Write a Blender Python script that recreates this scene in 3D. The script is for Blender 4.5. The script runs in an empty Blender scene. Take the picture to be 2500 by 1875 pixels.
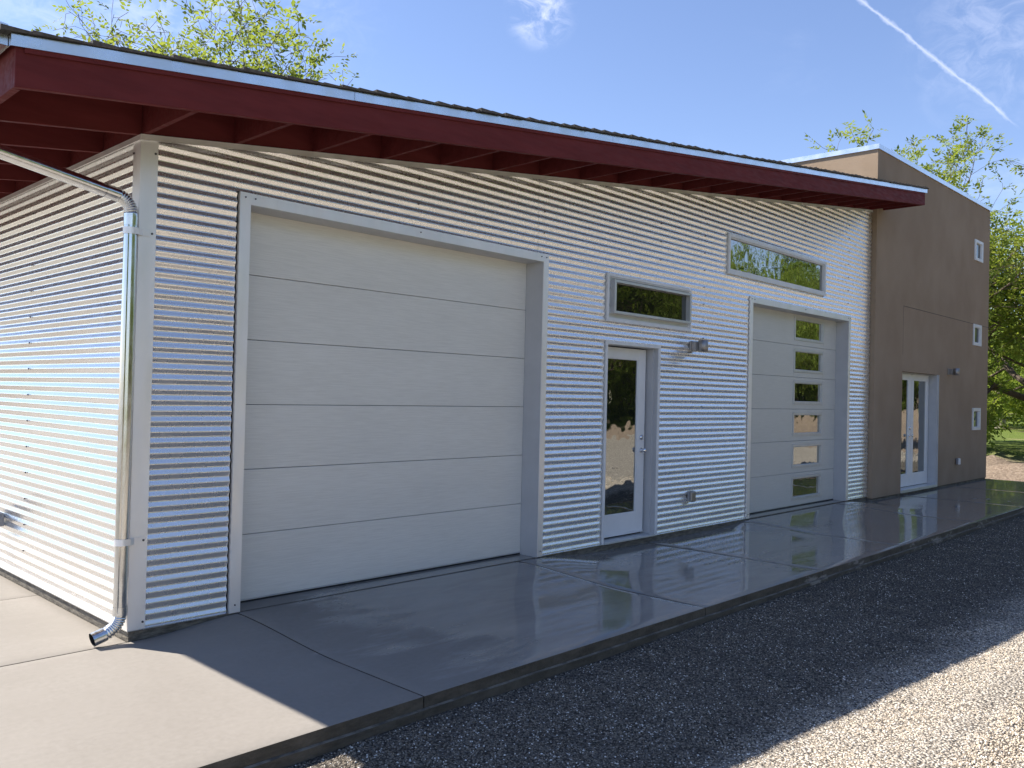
import bpy, math, random
import numpy as np
from mathutils import Vector, Matrix
R = math.radians
SC = bpy.context.scene
COL = SC.collection

# ------------------------------------------------------------------ camera
cam_d = bpy.data.cameras.new("camera")
cam_d.sensor_fit = 'HORIZONTAL'; cam_d.sensor_width = 36.0
cam_d.lens = 2073.037 / 2500 * 36.0
cam_d.clip_start = 0.05; cam_d.clip_end = 3000
cam = bpy.data.objects.new("camera", cam_d); COL.objects.link(cam)
_r = Vector((0.68992359, -0.72351649, 0.02300713))
_u = Vector((-0.02502008, 0.00792968, 0.9996555))
_w = Vector((0.72344967, 0.69026155, 0.01263157))
cam.matrix_world = Matrix(((_r.x, _u.x, -_w.x, -2.28554641), (_r.y, _u.y, -_w.y, -5.53610951),
                           (_r.z, _u.z, -_w.z, 1.57178206), (0, 0, 0, 1)))
SC.camera = cam

# ------------------------------------------------------------------ light and exposure
SUN = Vector((-0.364, 0.74, 1.0)).normalized()          # towards the sun
SUN_EL = math.asin(SUN.z); SUN_ROT = math.atan2(SUN.x, SUN.y)
SC.view_settings.view_transform = 'Standard'; SC.view_settings.look = 'None'
SC.view_settings.gamma = 1.0; SC.view_settings.use_curve_mapping = False
SC.view_settings.exposure = 1.22
sun_d = bpy.data.lights.new("sun", 'SUN'); sun_d.energy = 4.75; sun_d.angle = R(0.5); sun_d.color = (1.0, 0.93, 0.83)
sun = bpy.data.objects.new("sun", sun_d); COL.objects.link(sun)
sun.rotation_euler = (-SUN).to_track_quat('-Z', 'Y').to_euler()
sun.location = (-8, 18, 25)


class NT:
    """small helper to write node trees"""
    def __init__(self, tree):
        self.t = tree; self.t.nodes.clear()
    def n(self, kind, ins=None, **props):
        nd = self.t.nodes.new(kind)
        for k, v in props.items(): setattr(nd, k, v)
        for k, v in (ins or {}).items():
            s = nd.inputs[k]
            if isinstance(v, bpy.types.NodeSocket): self.t.links.new(v, s)
            else: s.default_value = v
        return nd
    def math(self, op, a, b=0.0, c=0.0, clamp=False):
        nd = self.n('ShaderNodeMath', {0: a, 1: b, 2: c}, operation=op); nd.use_clamp = clamp
        return nd.outputs[0]
    def vmath(self, op, a, b=(0, 0, 0)):
        return self.n('ShaderNodeVectorMath', {0: a, 1: b}, operation=op)
    def noise(self, vec, scale, detail=3, rough=.5, dist=0.0):
        return self.n('ShaderNodeTexNoise', {'Vector': vec, 'Scale': scale, 'Detail': detail, 'Roughness': rough, 'Distortion': dist}).outputs[0]
    def mapr(self, v, a, b, c=0.0, d=1.0):
        nd = self.n('ShaderNodeMapRange', {0: v, 1: a, 2: b, 3: c, 4: d}); nd.interpolation_type = 'SMOOTHSTEP'
        return nd.outputs[0]
    def mix(self, f, a, b):
        nd = self.n('ShaderNodeMix', data_type='RGBA')
        for i, v in ((0, f), (6, a), (7, b)):
            if isinstance(v, bpy.types.NodeSocket): self.t.links.new(v, nd.inputs[i])
            else: nd.inputs[i].default_value = (tuple(v) + (1,))[:4] if isinstance(v, (tuple, list)) else v
        return nd.outputs[2]
    def scale(self, vec, s):
        return self.n('ShaderNodeMapping', {'Vector': vec, 'Scale': s}).outputs[0]


W = bpy.data.worlds.new("World"); SC.world = W; W.use_nodes = True
w = NT(W.node_tree)
sky = w.n('ShaderNodeTexSky', sky_type='NISHITA', sun_disc=False, sun_elevation=SUN_EL, sun_rotation=SUN_ROT,
          altitude=60.0, air_density=1.0, dust_density=0.15, ozone_density=3.0)
tc = w.n('ShaderNodeTexCoord').outputs['Generated']
d = w.vmath('NORMALIZE', tc).outputs[0]
# contrail: a thin arc of cloud high in the sky, broken into puffs by noise
C1 = Vector((0.8493, 0.339, 0.4047)).normalized(); C2 = Vector((0.9374, 0.2159, 0.2733)).normalized()
CN = C1.cross(C2).normalized(); CT = (C2 - C1).normalized()
wob = w.math('MULTIPLY', w.math('SUBTRACT', w.noise(d, 22, 4, .6), .5), .007)
dist = w.math('ABSOLUTE', w.math('ADD', w.vmath('DOT_PRODUCT', d, tuple(CN)).outputs['Value'], wob))
along = w.vmath('DOT_PRODUCT', d, tuple(CT)).outputs['Value']
puff = w.mapr(w.noise(d, 75, 3, .6), .3, .75, .0012, .0048)
trail = w.math('SUBTRACT', 1.0, w.math('DIVIDE', dist, puff), clamp=True)
ends = w.math('MULTIPLY', w.mapr(along, CT.dot(C2) + .004, CT.dot(C2) - .03), w.mapr(along, CT.dot(C1) - .6, CT.dot(C1) - .02))
trail = w.math('MULTIPLY', w.math('POWER', trail, 1.3), w.math('MULTIPLY', ends, .40))
# cirrus wisps
sd = w.scale(d, (2.2, 5.0, 9.0))
ci = w.math('MULTIPLY', w.mapr(w.noise(sd, 1.6, 7, .62, .6), .53, .82), w.mapr(w.noise(d, 2.3, 2), .42, .66))
def blob(px, rad, amt):
    dd = w.vmath('DISTANCE', d, px).outputs['Value']
    return w.math('MULTIPLY', w.mapr(dd, rad, rad * .15), amt)
wn = w.mapr(w.noise(w.scale(d, (20, 20, 30)), 1.6, 6, .65, .8), .36, .74)
wisp = w.math('ADD', w.math('MULTIPLY', blob((0.6737, 0.6128, 0.413), .045, .6), wn), w.math('MULTIPLY', blob((0.9063, 0.2314, 0.3569), .10, .17), wn))
wisp = w.math('ADD', wisp, w.math('MULTIPLY', blob((0.36, 0.85, 0.38), .26, .25), wn))
cl = w.math('MAXIMUM', trail, w.math('MINIMUM', w.math('ADD', w.math('MULTIPLY', ci, .2), wisp), .8))
# the photograph's sky leans to violet-blue: a gentle grade on the sky itself
graded = w.mix(1.0, sky.outputs[0], (1.0, 1.0, 1.0)); 
gm = graded.node; gm.blend_type = 'MULTIPLY'; gm.inputs[7].default_value = (1.08, 1.0, 1.07, 1)
skyc = w.mix(cl, graded, (7.2, 7.4, 8.6))
bg = w.n('ShaderNodeBackground', {'Color': skyc, 'Strength': 0.083})
w.t.links.new(bg.outputs[0], w.n('ShaderNodeOutputWorld').inputs[0])

# ------------------------------------------------------------------ materials
def mat(name):
    m = bpy.data.materials.new(name); m.use_nodes = True
    n = NT(m.node_tree)
    n.out = n.n('ShaderNodeOutputMaterial')
    n.pos = n.n('ShaderNodeNewGeometry').outputs['Position']
    return m, n
def principled(n, col, rough=.5, metal=0.0, bump=None, bstr=.2, bdist=.01, spec=.5, extra=None):
    ins = {'Base Color': col if isinstance(col, bpy.types.NodeSocket) else tuple(col) + (1,), 'Roughness': rough, 'Metallic': metal, 'Specular IOR Level': spec}
    ins.update(extra or {})
    if bump is not None:
        ins['Normal'] = n.n('ShaderNodeBump', {'Height': bump, 'Strength': bstr, 'Distance': bdist}).outputs[0]
    p = n.n('ShaderNodeBsdfPrincipled', ins)
    n.t.links.new(p.outputs[0], n.out.inputs[0])
    return p
M = {}
def simple(key, col, rough=.5, metal=0.0, var=.12, nscale=6.0, bstr=.0, bscale=200.0, stretch=(1, 1, 1), spec=.5):
    m, n = mat(key)
    v = n.scale(n.pos, stretch)
    f = n.noise(v, nscale, 5, .6)
    c = n.mix(n.mapr(f, .25, .75), tuple(x * (1 - var) for x in col), tuple(min(1, x * (1 + var)) for x in col))
    b = n.noise(n.pos, bscale, 3) if bstr else None
    principled(n, c, n.mapr(n.noise(v, nscale * 2.3, 3), .3, .7, rough * .85, min(1, rough * 1.15)), metal, b, bstr, .004, spec)
    M[key] = m; return m

def build_materials():
    # bare galvalume siding
    m, n = mat('galvalume')
    f = n.noise(n.scale(n.pos, (.6, .6, 3)), 2.0, 5, .6)
    g = n.noise(n.pos, 9.0, 4, .6)
    c = n.mix(n.mapr(f, .3, .7), (.90, .885, .86), (.95, .94, .92))
    principled(n, c, n.mapr(g, .3, .7, .24, .30), .80)
    M['galvalume'] = m
    simple('trim_metal', (.93, .915, .90), .45, .6, .05, 4, 0, 300, (1, 1, .3))
    simple('flashing', (.80, .81, .82), .28, 1.0, .06, 3)
    # galvanised pipe with mottled spangle
    m, n = mat('galvanised_pipe')
    f = n.noise(n.scale(n.pos, (9, 9, 3)), 3.0, 5, .65)
    c = n.mix(n.mapr(f, .3, .72), (.66, .67, .66), (.78, .79, .80))
    principled(n, c, n.mapr(f, .3, .7, .16, .26), 1.0)
    M['galvanised_pipe'] = m
    simple('red_paint', (.130, .025, .025), .65, 0, .14, 5, .08, 90, (.5, 3, 3), .12)
    simple('white_trim', (.72, .73, .74), .38, 0, .05, 5)
    simple('anodised', (.62, .63, .63), .40, .5, .06, 6)
    simple('grey_jamb', (.50, .505, .515), .45, 0, .05, 4)
    simple('light_leaf', (.76, .765, .77), .38, 0, .04, 3)
    simple('dark_gap', (.012, .012, .014), .6)
    simple('rubber', (.015, .015, .017), .5)
    simple('screw_steel', (.045, .045, .05), .45, .4)
    simple('shingle', (.035, .033, .032), .9, 0, .5, 40, .6, 350)
    simple('shingle_edge', (.10, .085, .07), .9, 0, .4, 30, .5, 250)
    simple('lamp_steel', (.36, .35, .345), .5, 1.0, .15, 40, 0, 1, (6, 6, .4))
    simple('chrome', (.78, .78, .79), .14, 1.0, .02)
    simple('grey_plastic', (.28, .28, .29), .35, 0, .08)
    simple('white_bark', (.46, .42, .35), .85, 0, .25, 5, .5, 40)
    # brushed grey sectional door skin: fine horizontal streaks
    for key, lo, hi in (('door_skin', (.69, .67, .62), (.81, .79, .735)), ('door_skin_grey', (.58, .575, .54), (.66, .655, .62))):
        m, n = mat(key)
        a = n.noise(n.scale(n.pos, (2.2, 2.2, 55)), 2.0, 6, .7)
        b = n.noise(n.scale(n.pos, (.7, .7, 2.2)), 1.4, 4, .6)
        c = n.mix(n.mapr(n.math('ADD', n.math('MULTIPLY', a, .75), n.math('MULTIPLY', b, .25)), .30, .70), lo, hi)
        principled(n, c, n.mapr(a, .3, .7, .40, .52), .15, a, .10, .002)
        M[key] = m
    # stucco
    m, n = mat('stucco')
    f = n.noise(n.pos, .7, 5, .62); g = n.noise(n.scale(n.pos, (1.5, 1.5, .9)), 1.2, 4)
    c = n.mix(n.mapr(n.math('ADD', n.math('MULTIPLY', f, .6), n.math('MULTIPLY', g, .4)), .35, .66), (.298, .220, .153), (.352, .268, .193))
    bb = n.math('ADD', n.noise(n.pos, 85, 4, .7), n.math('MULTIPLY', n.noise(n.pos, 9, 3), .6))
    principled(n, c, .9, 0, bb, .55, .010, .2)
    M['stucco'] = m
    # foundation: dark stained concrete
    m, n = mat('foundation')
    f = n.noise(n.scale(n.pos, (1, 1, 5)), 9, 6, .7)
    c = n.mix(n.mapr(f, .3, .7), (.055, .048, .038), (.22, .195, .155))
    principled(n, c, .75, 0, n.noise(n.pos, 60, 4), .5, .01)
    M['foundation'] = m
    # slab edge, damp with pale lime marks
    m, n = mat('slab_edge')
    f = n.noise(n.scale(n.pos, (1, 1, 3)), 5, 6, .7)
    g = n.mapr(n.noise(n.scale(n.pos, (.8, 1, 2.5)), 2.2, 6, .7), .56, .64)
    xg = n.mapr(n.n('ShaderNodeSeparateXYZ', {0: n.pos}).outputs[0], 3.5, 6.0)
    c = n.mix(n.mapr(f, .3, .7), (.060, .050, .036), (.125, .105, .080))
    c = n.mix(n.math('MULTIPLY', g, n.math('MULTIPLY', xg, .9)), c, (.33, .30, .27))
    principled(n, c, .7, 0, n.noise(n.pos, 50, 5), .45, .012)
    M['slab_edge'] = m
    # concrete slab: hosed down, wet film drying in streaks
    m, n = mat('concrete')
    sx = n.n('ShaderNodeSeparateXYZ', {0: n.pos})
    broad = n.noise(n.pos, 0.55, 5, .6, .3)
    streak = n.noise(n.scale(n.pos, (.9, 3.2, 1)), 1.3, 6, .66, .5)
    fine = n.noise(n.pos, 28, 5, .65)
    wet = n.math('ADD', n.math('MULTIPLY', broad, .5), n.math('MULTIPLY', streak, .5))
    grad = n.mapr(sx.outputs[0], -.3, 2.6, -.28, .13)
    wet = n.mapr(n.math('ADD', wet, grad), .37, .60)
    dry = n.mix(n.mapr(n.math('ADD', n.math('MULTIPLY', broad, .6), n.math('MULTIPLY', fine, .4)), .3, .7), (.205, .188, .166), (.255, .236, .212))
    wetc = n.mix(n.mapr(streak, .3, .7), (.18, .173, .165), (.25, .241, .228))
    c = n.mix(n.math('MULTIPLY', wet, .9), dry, wetc)
    rough = n.math('ADD', n.mapr(wet, 0, 1, .62, .045), n.math('MULTIPLY', n.mapr(fine, .35, .75), n.mapr(streak, .42, .60, .0, .17)))
    hb = n.math('ADD', n.math('MULTIPLY', fine, n.mapr(wet, 0, 1, .06, .008)), n.math('MULTIPLY', n.noise(n.scale(n.pos, (1.0, 2.5, 1)), 3.2, 3), .06))
    principled(n, c, rough, 0, hb, .35, .02, n.mapr(wet, 0, 1, .14, .5), {'IOR': 1.5})
    M['concrete'] = m
    # gravel bed (under the loose stones) and stones
    m, n = mat('gravel_bed')
    v = n.n('ShaderNodeTexVoronoi', {'Vector': n.pos, 'Scale': 62.0, 'Randomness': 1.0})
    cc = n.n('ShaderNodeSeparateColor', {0: v.outputs['Color']}).outputs[0]
    c = n.mix(cc, (.20, .175, .145), (.62, .57, .49))
    c = n.mix(n.mapr(v.outputs['Distance'], .35, .75), c, (.10, .088, .075))
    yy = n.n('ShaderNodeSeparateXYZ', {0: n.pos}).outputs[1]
    damp_shade = n.mapr(n.math('ADD', yy, n.math('MULTIPLY', n.math('SUBTRACT', n.noise(n.pos, 1.3, 4, .6), .5), .7)), -3.80, -3.30)  # damp tone, also painted darker to deepen the building's shade on the bed
    c = n.mix(n.math('MULTIPLY', damp_shade, .72), c, (.026, .022, .018))
    principled(n, c, .85, 0, n.math('MULTIPLY', v.outputs['Distance'], -1.0), 1.0, .015, .12)
    M['gravel_bed'] = m
    m, n = mat('stone')
    rnd = n.n('ShaderNodeObjectInfo').outputs['Random']
    c = n.mix(n.mapr(rnd, .0, .8), (.26, .215, .165), (.60, .515, .40))
    r2 = n.math('FRACT', n.math('MULTIPLY', rnd, 37.0)); r3 = n.math('FRACT', n.math('MULTIPLY', rnd, 91.0))
    c = n.mix(n.math('MULTIPLY', n.math('LESS_THAN', r2, .18), .6), c, (.12, .105, .095))
    c = n.mix(n.math('MULTIPLY', n.math('GREATER_THAN', r3, .86), n.mapr(r2, 0, 1, .35, 1)), c, (.82, .78, .71))
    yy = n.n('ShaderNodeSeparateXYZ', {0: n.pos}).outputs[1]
    damp_shade = n.mapr(n.math('ADD', yy, n.math('MULTIPLY', n.math('SUBTRACT', n.noise(n.pos, 1.3, 4, .6), .5), .7)), -3.80, -3.30)  # same mask on the stones: dampness plus building shade put into their colour
    damp_shade_fac = n.math('MULTIPLY', damp_shade, n.math('SUBTRACT', .60, n.math('MULTIPLY', n.math('GREATER_THAN', r3, .86), n.math('MULTIPLY', r2, .55))))
    c = n.mix(damp_shade_fac, c, (.034, .028, .022))
    principled(n, c, .85, 0, None, .2, .01, .12)
    M['stone'] = m
    # ground: soil near the building, mown grass beyond, patchy
    m, n = mat('soil_and_grass')
    sx = n.n('ShaderNodeSeparateXYZ', {0: n.pos})
    a = n.noise(n.pos, .35, 5, .6); b = n.noise(n.pos, 14, 6, .7)
    soil = n.mix(n.mapr(b, .3, .7), (.12, .088, .065), (.29, .23, .175))
    soil = n.mix(n.mapr(sx.outputs[0], -1.0, -4.0), soil, n.mix(n.mapr(b, .3, .7), (.15, .138, .11), (.25, .232, .19)))
    grass = n.mix(n.mapr(b, .3, .7), (.04, .07, .012), (.15, .19, .035))
    grass = n.mix(n.mapr(n.noise(n.scale(n.pos, (1, .25, 1)), .5, 3), .56, .68), grass, (.30, .235, .15))
    east = n.math('SUBTRACT', n.math('ADD', sx.outputs[0], n.math('MULTIPLY', a, 4.0)), n.math('MULTIPLY', n.math('MAXIMUM', n.math('SUBTRACT', -4.0, sx.outputs[1]), 0.0), 3.0))
    gx = n.math('MAXIMUM', east, n.math('ADD', n.math('MULTIPLY', sx.outputs[1], -1.2), n.math('MULTIPLY', a, 4.0)))
    c = n.mix(n.mapr(gx, 31.0, 33.5), soil, grass)
    principled(n, c, .95, 0, b, .9, .06, .2)
    M['soil_and_grass'] = m
    simple('joint', (.12, .096, .078), .9)
    simple('soil', (.25, .165, .115), .95, 0, .45, 4, .9, 22)
    # foliage
    for key, ca, cb in (('leaf_spring', (.085, .150, .020), (.22, .25, .045)), ('leaf_full', (.10, .175, .025), (.23, .29, .05))):
        m, n = mat(key)
        rp = n.n('ShaderNodeNewGeometry').outputs['Random Per Island']
        c = n.mix(rp, ca, cb)
        p = n.n('ShaderNodeBsdfPrincipled', {'Base Color': c, 'Roughness': .55, 'Specular IOR Level': .22})
        t = n.n('ShaderNodeBsdfTranslucent', {'Color': n.mix(.5, c, (.42, .50, .06))})
        ms = n.n('ShaderNodeMixShader', {0: .48, 1: p.outputs[0], 2: t.outputs[0]})
        n.t.links.new(ms.outputs[0], n.out.inputs[0])
        M[key] = m
    simple('bark', (.115, .088, .066), .95, 0, .4, 9, .6, 30, (1, 1, .3))
    # coated window glass over a dark room; slightly wavy like real panes
    for key, f0, tint in (('glass', .34, (.012, .013, .012)), ('glass_dark', .05, (.008, .008, .008))):
        m, n = mat(key)
        wv = n.noise(n.pos, 2.6, 2)
        bn = n.n('ShaderNodeBump', {'Height': wv, 'Strength': .22, 'Distance': .02}).outputs[0]
        fr = n.n('ShaderNodeFresnel', {'IOR': 1.5, 'Normal': bn}).outputs[0]
        fac = n.math('ADD', n.math('MULTIPLY', fr, 1 - f0), f0, clamp=True)
        df = n.n('ShaderNodeBsdfDiffuse', {'Color': tint + (1,)})
        gl = n.n('ShaderNodeBsdfGlossy', {'Color': (.93, .95, .93, 1), 'Roughness': .0, 'Normal': bn})
        ms = n.n('ShaderNodeMixShader', {0: fac, 1: df.outputs[0], 2: gl.outputs[0]})
        n.t.links.new(ms.outputs[0], n.out.inputs[0])
        M[key] = m
build_materials()

# ------------------------------------------------------------------ mesh helpers
class MB:
    def __init__(self): self.v = []; self.f = []; self.mi = []; self.sm = []
    def add(self, vs, fs, mi=0, smooth=False):
        o = len(self.v); self.v += [tuple(p) for p in vs]
        self.f += [tuple(i + o for i in f) for f in fs]; self.mi += [mi] * len(fs); self.sm += [smooth] * len(fs)
    def box(self, x0, x1, y0, y1, z0, z1, mi=0, s=0.0, xr=0.0):
        """axis box; s: z rises by s per metre of x (measured from xr)"""
        h = lambda x: s * (x - xr)
        self.add([(x0, y0, z0 + h(x0)), (x1, y0, z0 + h(x1)), (x1, y1, z0 + h(x1)), (x0, y1, z0 + h(x0)),
                  (x0, y0, z1 + h(x0)), (x1, y0, z1 + h(x1)), (x1, y1, z1 + h(x1)), (x0, y1, z1 + h(x0))],
                 [(3, 2, 1, 0), (4, 5, 6, 7), (0, 1, 5, 4), (1, 2, 6, 5), (2, 3, 7, 6), (3, 0, 4, 7)], mi)
    def tube(self, pts, rad, seg=20, mi=0, caps=True, smooth=True):
        pts = [Vector(p) for p in pts]
        rads = rad if isinstance(rad, (list, tuple)) else [rad] * len(pts)
        t0 = (pts[1] - pts[0]).normalized()
        nrm = t0.orthogonal().normalized(); rings = []; vs = []
        for i, p in enumerate(pts):
            t = (pts[min(i + 1, len(pts) - 1)] - pts[max(i - 1, 0)]).normalized()
            nrm = (nrm - t * nrm.dot(t)).normalized(); b = t.cross(nrm)
            for k in range(seg):
                a = 2 * math.pi * k / seg
                vs.append(p + (nrm * math.cos(a) + b * math.sin(a)) * rads[i])
        fs = []
        for i in range(len(pts) - 1):
            for k in range(seg):
                k2 = (k + 1) % seg
                fs.append((i * seg + k, i * seg + k2, (i + 1) * seg + k2, (i + 1) * seg + k))
        self.add(vs, fs, mi, smooth)
        if caps:
            self.add(vs[:seg], [tuple(range(seg - 1, -1, -1))], mi); self.add(vs[-seg:], [tuple(range(seg))], mi)
    def build(self, name, mats, parent=None, bevel=0.0):
        me = bpy.data.meshes.new(name); me.from_pydata(self.v, [], self.f)
        for m in (mats if isinstance(mats, (list, tuple)) else [mats]): me.materials.append(M[m])
        me.polygons.foreach_set('material_index', self.mi); me.polygons.foreach_set('use_smooth', self.sm)
        me.update()
        o = bpy.data.objects.new(name, me); COL.objects.link(o)
        if parent is not None:
            o.parent = parent
            if parent.parent is None and parent.type == 'EMPTY': o.matrix_parent_inverse = Matrix.Translation(-parent.location)
            elif parent.parent is not None: pass
        if bevel:
            b = o.modifiers.new('bevel', 'BEVEL'); b.width = bevel; b.segments = 2; b.limit_method = 'ANGLE'
        return o
def boxpart(name, m, parent, *b, bevel=0.0, s=0.0, xr=0.0):
    q = MB(); q.box(*b, s=s, xr=xr); return q.build(name, m, parent, bevel)
def thing(name, label, cat, loc=(0, 0, 0), group=None):
    o = bpy.data.objects.new(name, None); COL.objects.link(o); o.location = loc; o.empty_display_size = .3
    tag(o, label, cat, group); return o
def tag(o, label, cat, group=None, kind=None):
    o['label'] = label; o['category'] = cat
    if group: o['group'] = group
    if kind: o['kind'] = kind
    return o

# ------------------------------------------------------------------ dimensions (metres; workshop corner at the origin)
SL, Z0 = 0.1336, 3.2                     # roof slope and height of the rafters' underside at the corner
top = lambda x: Z0 + SL * x
FND, SLAB, GRAV = 0.0, -0.07, -0.19
PITCH, AMP = 0.070, 0.0061
XW = 12.235                              # end of the metal wall
FY = -0.75                               # face of the rake fascia
LX = -0.955                              # face of the eave fascia
BACK = 9.0

def ramp(x, y):
    def plateau(a, b, fa, fb):
        u = min(max((x - (a - fa)) / fa, 0), 1) * min(max(((b + fb) - x) / fb, 0), 1); return u * u * (3 - 2 * u)
    b = max(plateau(.80, 3.9, .75, .9), .9 * plateau(8.2, 11.3, .8, .8))
    t = min(max((y + 1.25) / 1.2, 0), 1)
    return SLAB + .058 * b * t * t * (3 - 2 * t)

# ------------------------------------------------------------------ setting
def grid_mesh(name, xs, ys, zf, m, smooth=True):
    vs = [(x, y, zf(x, y)) for y in ys for x in xs]; nx = len(xs)
    fs = [(j * nx + i, j * nx + i + 1, (j + 1) * nx + i + 1, (j + 1) * nx + i) for j in range(len(ys) - 1) for i in range(nx - 1)]
    q = MB(); q.add(vs, fs, 0, smooth); o = q.build(name, m); return o
rng = random.Random(4)
def vnoise(x, y, s=1.0, seed=0):
    x = x * s + seed * 17.3; y = y * s - seed * 9.1
    xi, yi = math.floor(x), math.floor(y); fx, fy = x - xi, y - yi
    fx = fx * fx * (3 - 2 * fx); fy = fy * fy * (3 - 2 * fy)
    def h(a, b):
        t = math.sin(a * 127.1 + b * 311.7 + seed * 3.7) * 43758.5453; return t - math.floor(t)
    return (h(xi, yi) * (1 - fx) + h(xi + 1, yi) * fx) * (1 - fy) + (h(xi, yi + 1) * (1 - fx) + h(xi + 1, yi + 1) * fx) * fy - .5

def gz(x, y):
    z = -.27
    if x > 35: z += .02 * (min(x, 90) - 35)
    if x > 19.3 and x < 36 and y > -2.2:            # turned soil beyond the slab
        z += (.40 * vnoise(x, y, .5, 1) + .24 * vnoise(x, y, 1.6, 2) + .10 * vnoise(x, y, 4, 3)) * min(1, (x - 19.3) / 1.5) + .05
    if y < -16:
        z += .35 * math.exp(-((y + 19.2) / 1.6) ** 2) * (1 + .6 * vnoise(x, y, .5, 5)) + .06 * vnoise(x, y, 1.5, 6)
    return z
def axis(*segs):
    out = []
    for a, b, st in segs:
        k = max(1, round((b - a) / st)); out += [a + (b - a) * i / k for i in range(k)]
    return out + [segs[-1][1]]
g = grid_mesh('ground', axis((-900, -120, 120), (-120, -12, 12), (-12, 19, 1.0), (19, 37, .25), (37, 120, 6), (120, 1500, 150)),
              axis((-1200, -60, 150), (-60, -24, 6), (-24, -16, .4), (-16, -2.5, 2), (-2.5, 8, .25), (8, 60, 4), (60, 1200, 150)), gz, 'soil_and_grass')
g['kind'] = 'structure'

def gravz(x, y):
    z = GRAV + .014 * vnoise(x, y, 1.3, 7) + .008 * vnoise(x, y, 4, 8)
    for yr, wd, dp in ((-4.35, .12, .022), (-4.75, .10, .018), (-5.6, .15, .02), (-6.2, .15, .02)):
        z -= dp * math.exp(-((y - yr - .08 * vnoise(x, 0, .4, 9)) / wd) ** 2)
    if y > -2.35: z += .022 * (vnoise(x, 2, 1.4, 3) + .5) * (y + 2.35) / .3 * min(1, max(0, (x - 3) / 2))
    return z
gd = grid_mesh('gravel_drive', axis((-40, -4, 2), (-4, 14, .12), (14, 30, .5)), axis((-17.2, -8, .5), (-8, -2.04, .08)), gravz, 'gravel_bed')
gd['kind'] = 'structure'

# slab, in panels with real joints between them
def slab():
    q = MB(); gap = .005
    xj = [0.02, .755, 3.66, 5.83, 7.97, 10.9, 13.6, 16.3, 18.99]
    xsL = [-4.2, .02]
    def panel(x0, x1, y0, y1, front=False):
        nx = max(2, int((x1 - x0) / .09)); ny = max(2, int((y1 - y0) / .09))
        xs = [x0 + gap + (x1 - x0 - 2 * gap) * i / nx for i in range(nx + 1)]
        ys = [y0 + (0 if front else gap) + (y1 - gap - y0 - (0 if front else gap)) * j / ny for j in range(ny + 1)]
        r = .010
        def top_z(x, y):
            z = ramp(x, y)
            if front: z += .004 * vnoise(x, y, .5, 11)*min(1, (y - y0) / .4)
            e = min(x - xs[0], xs[-1] - x, (ys[-1] - y), y - ys[0])
            return z - (.003 if e < 1e-6 else 0)
        # inset a row near each edge to round it
        xs = [xs[0], xs[0] + r] + xs[1:-1] + [xs[-1] - r, xs[-1]]; ys = [ys[0], ys[0] + r] + ys[1:-1] + [ys[-1] - r, ys[-1]]
        vs = [(x, y, top_z(x, y)) for y in ys for x in xs]; n = len(xs)
        q.add(vs, [(j * n + i, j * n + i + 1, (j + 1) * n + i + 1, (j + 1) * n + i) for j in range(len(ys) - 1) for i in range(n - 1)], 0, True)
        # sides
        def side(a, mi):
            b = [(p[0], p[1], -.30) for p in a]; k = len(a)
            q.add(a + b, [(i, k + i, k + i + 1, i + 1) for i in range(k - 1)], mi)
        side([(x, ys[0], top_z(x, ys[0])) for x in xs], 1)
        side([(x, ys[-1], top_z(x, ys[-1])) for x in reversed(xs)], 1)
        side([(xs[0], y, top_z(xs[0], y)) for y in reversed(ys)], 1)
        side([(xs[-1], y, top_z(xs[-1], y)) for y in ys], 1)
    for a, b in zip(xj[1:-1], xj[2:]): panel(a, b, -2.03, .16, True)
    panel(.0, .755, -.004, .16)
    for y0, y1 in ((-.004, 1.68), (1.68, 3.4), (3.4, 5.1), (5.1, 9)): panel(-3.2, -.005 + .0, y0, y1)
    panel(-3.2, .755, -2.03, -.004, True)
    # footing lip along the front: a rough board line left by the form
    xs = axis((-3.2, 18.99, .11)); a = []; b = []; c = []
    for x in xs:
        j = .004 * vnoise(x, 0, 5, 2) + .003 * vnoise(x, 1, 14, 5)
        a.append((x, -2.032, -.136 + j)); b.append((x, -2.047 + j, -.142 + j)); c.append((x, -2.049, -.30))
    k = len(xs)
    q.add(a + b + c, [(k + i, k + i + 1, i + 1, i) for i in range(k - 1)], 2)
    q.add(b + c, [(k + i, k + i + 1, i + 1, i) for i in range(k - 1)], 1)
    o = q.build('concrete_slab', ['concrete', 'slab_edge', 'foundation']); o['kind'] = 'structure'
slab()

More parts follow.
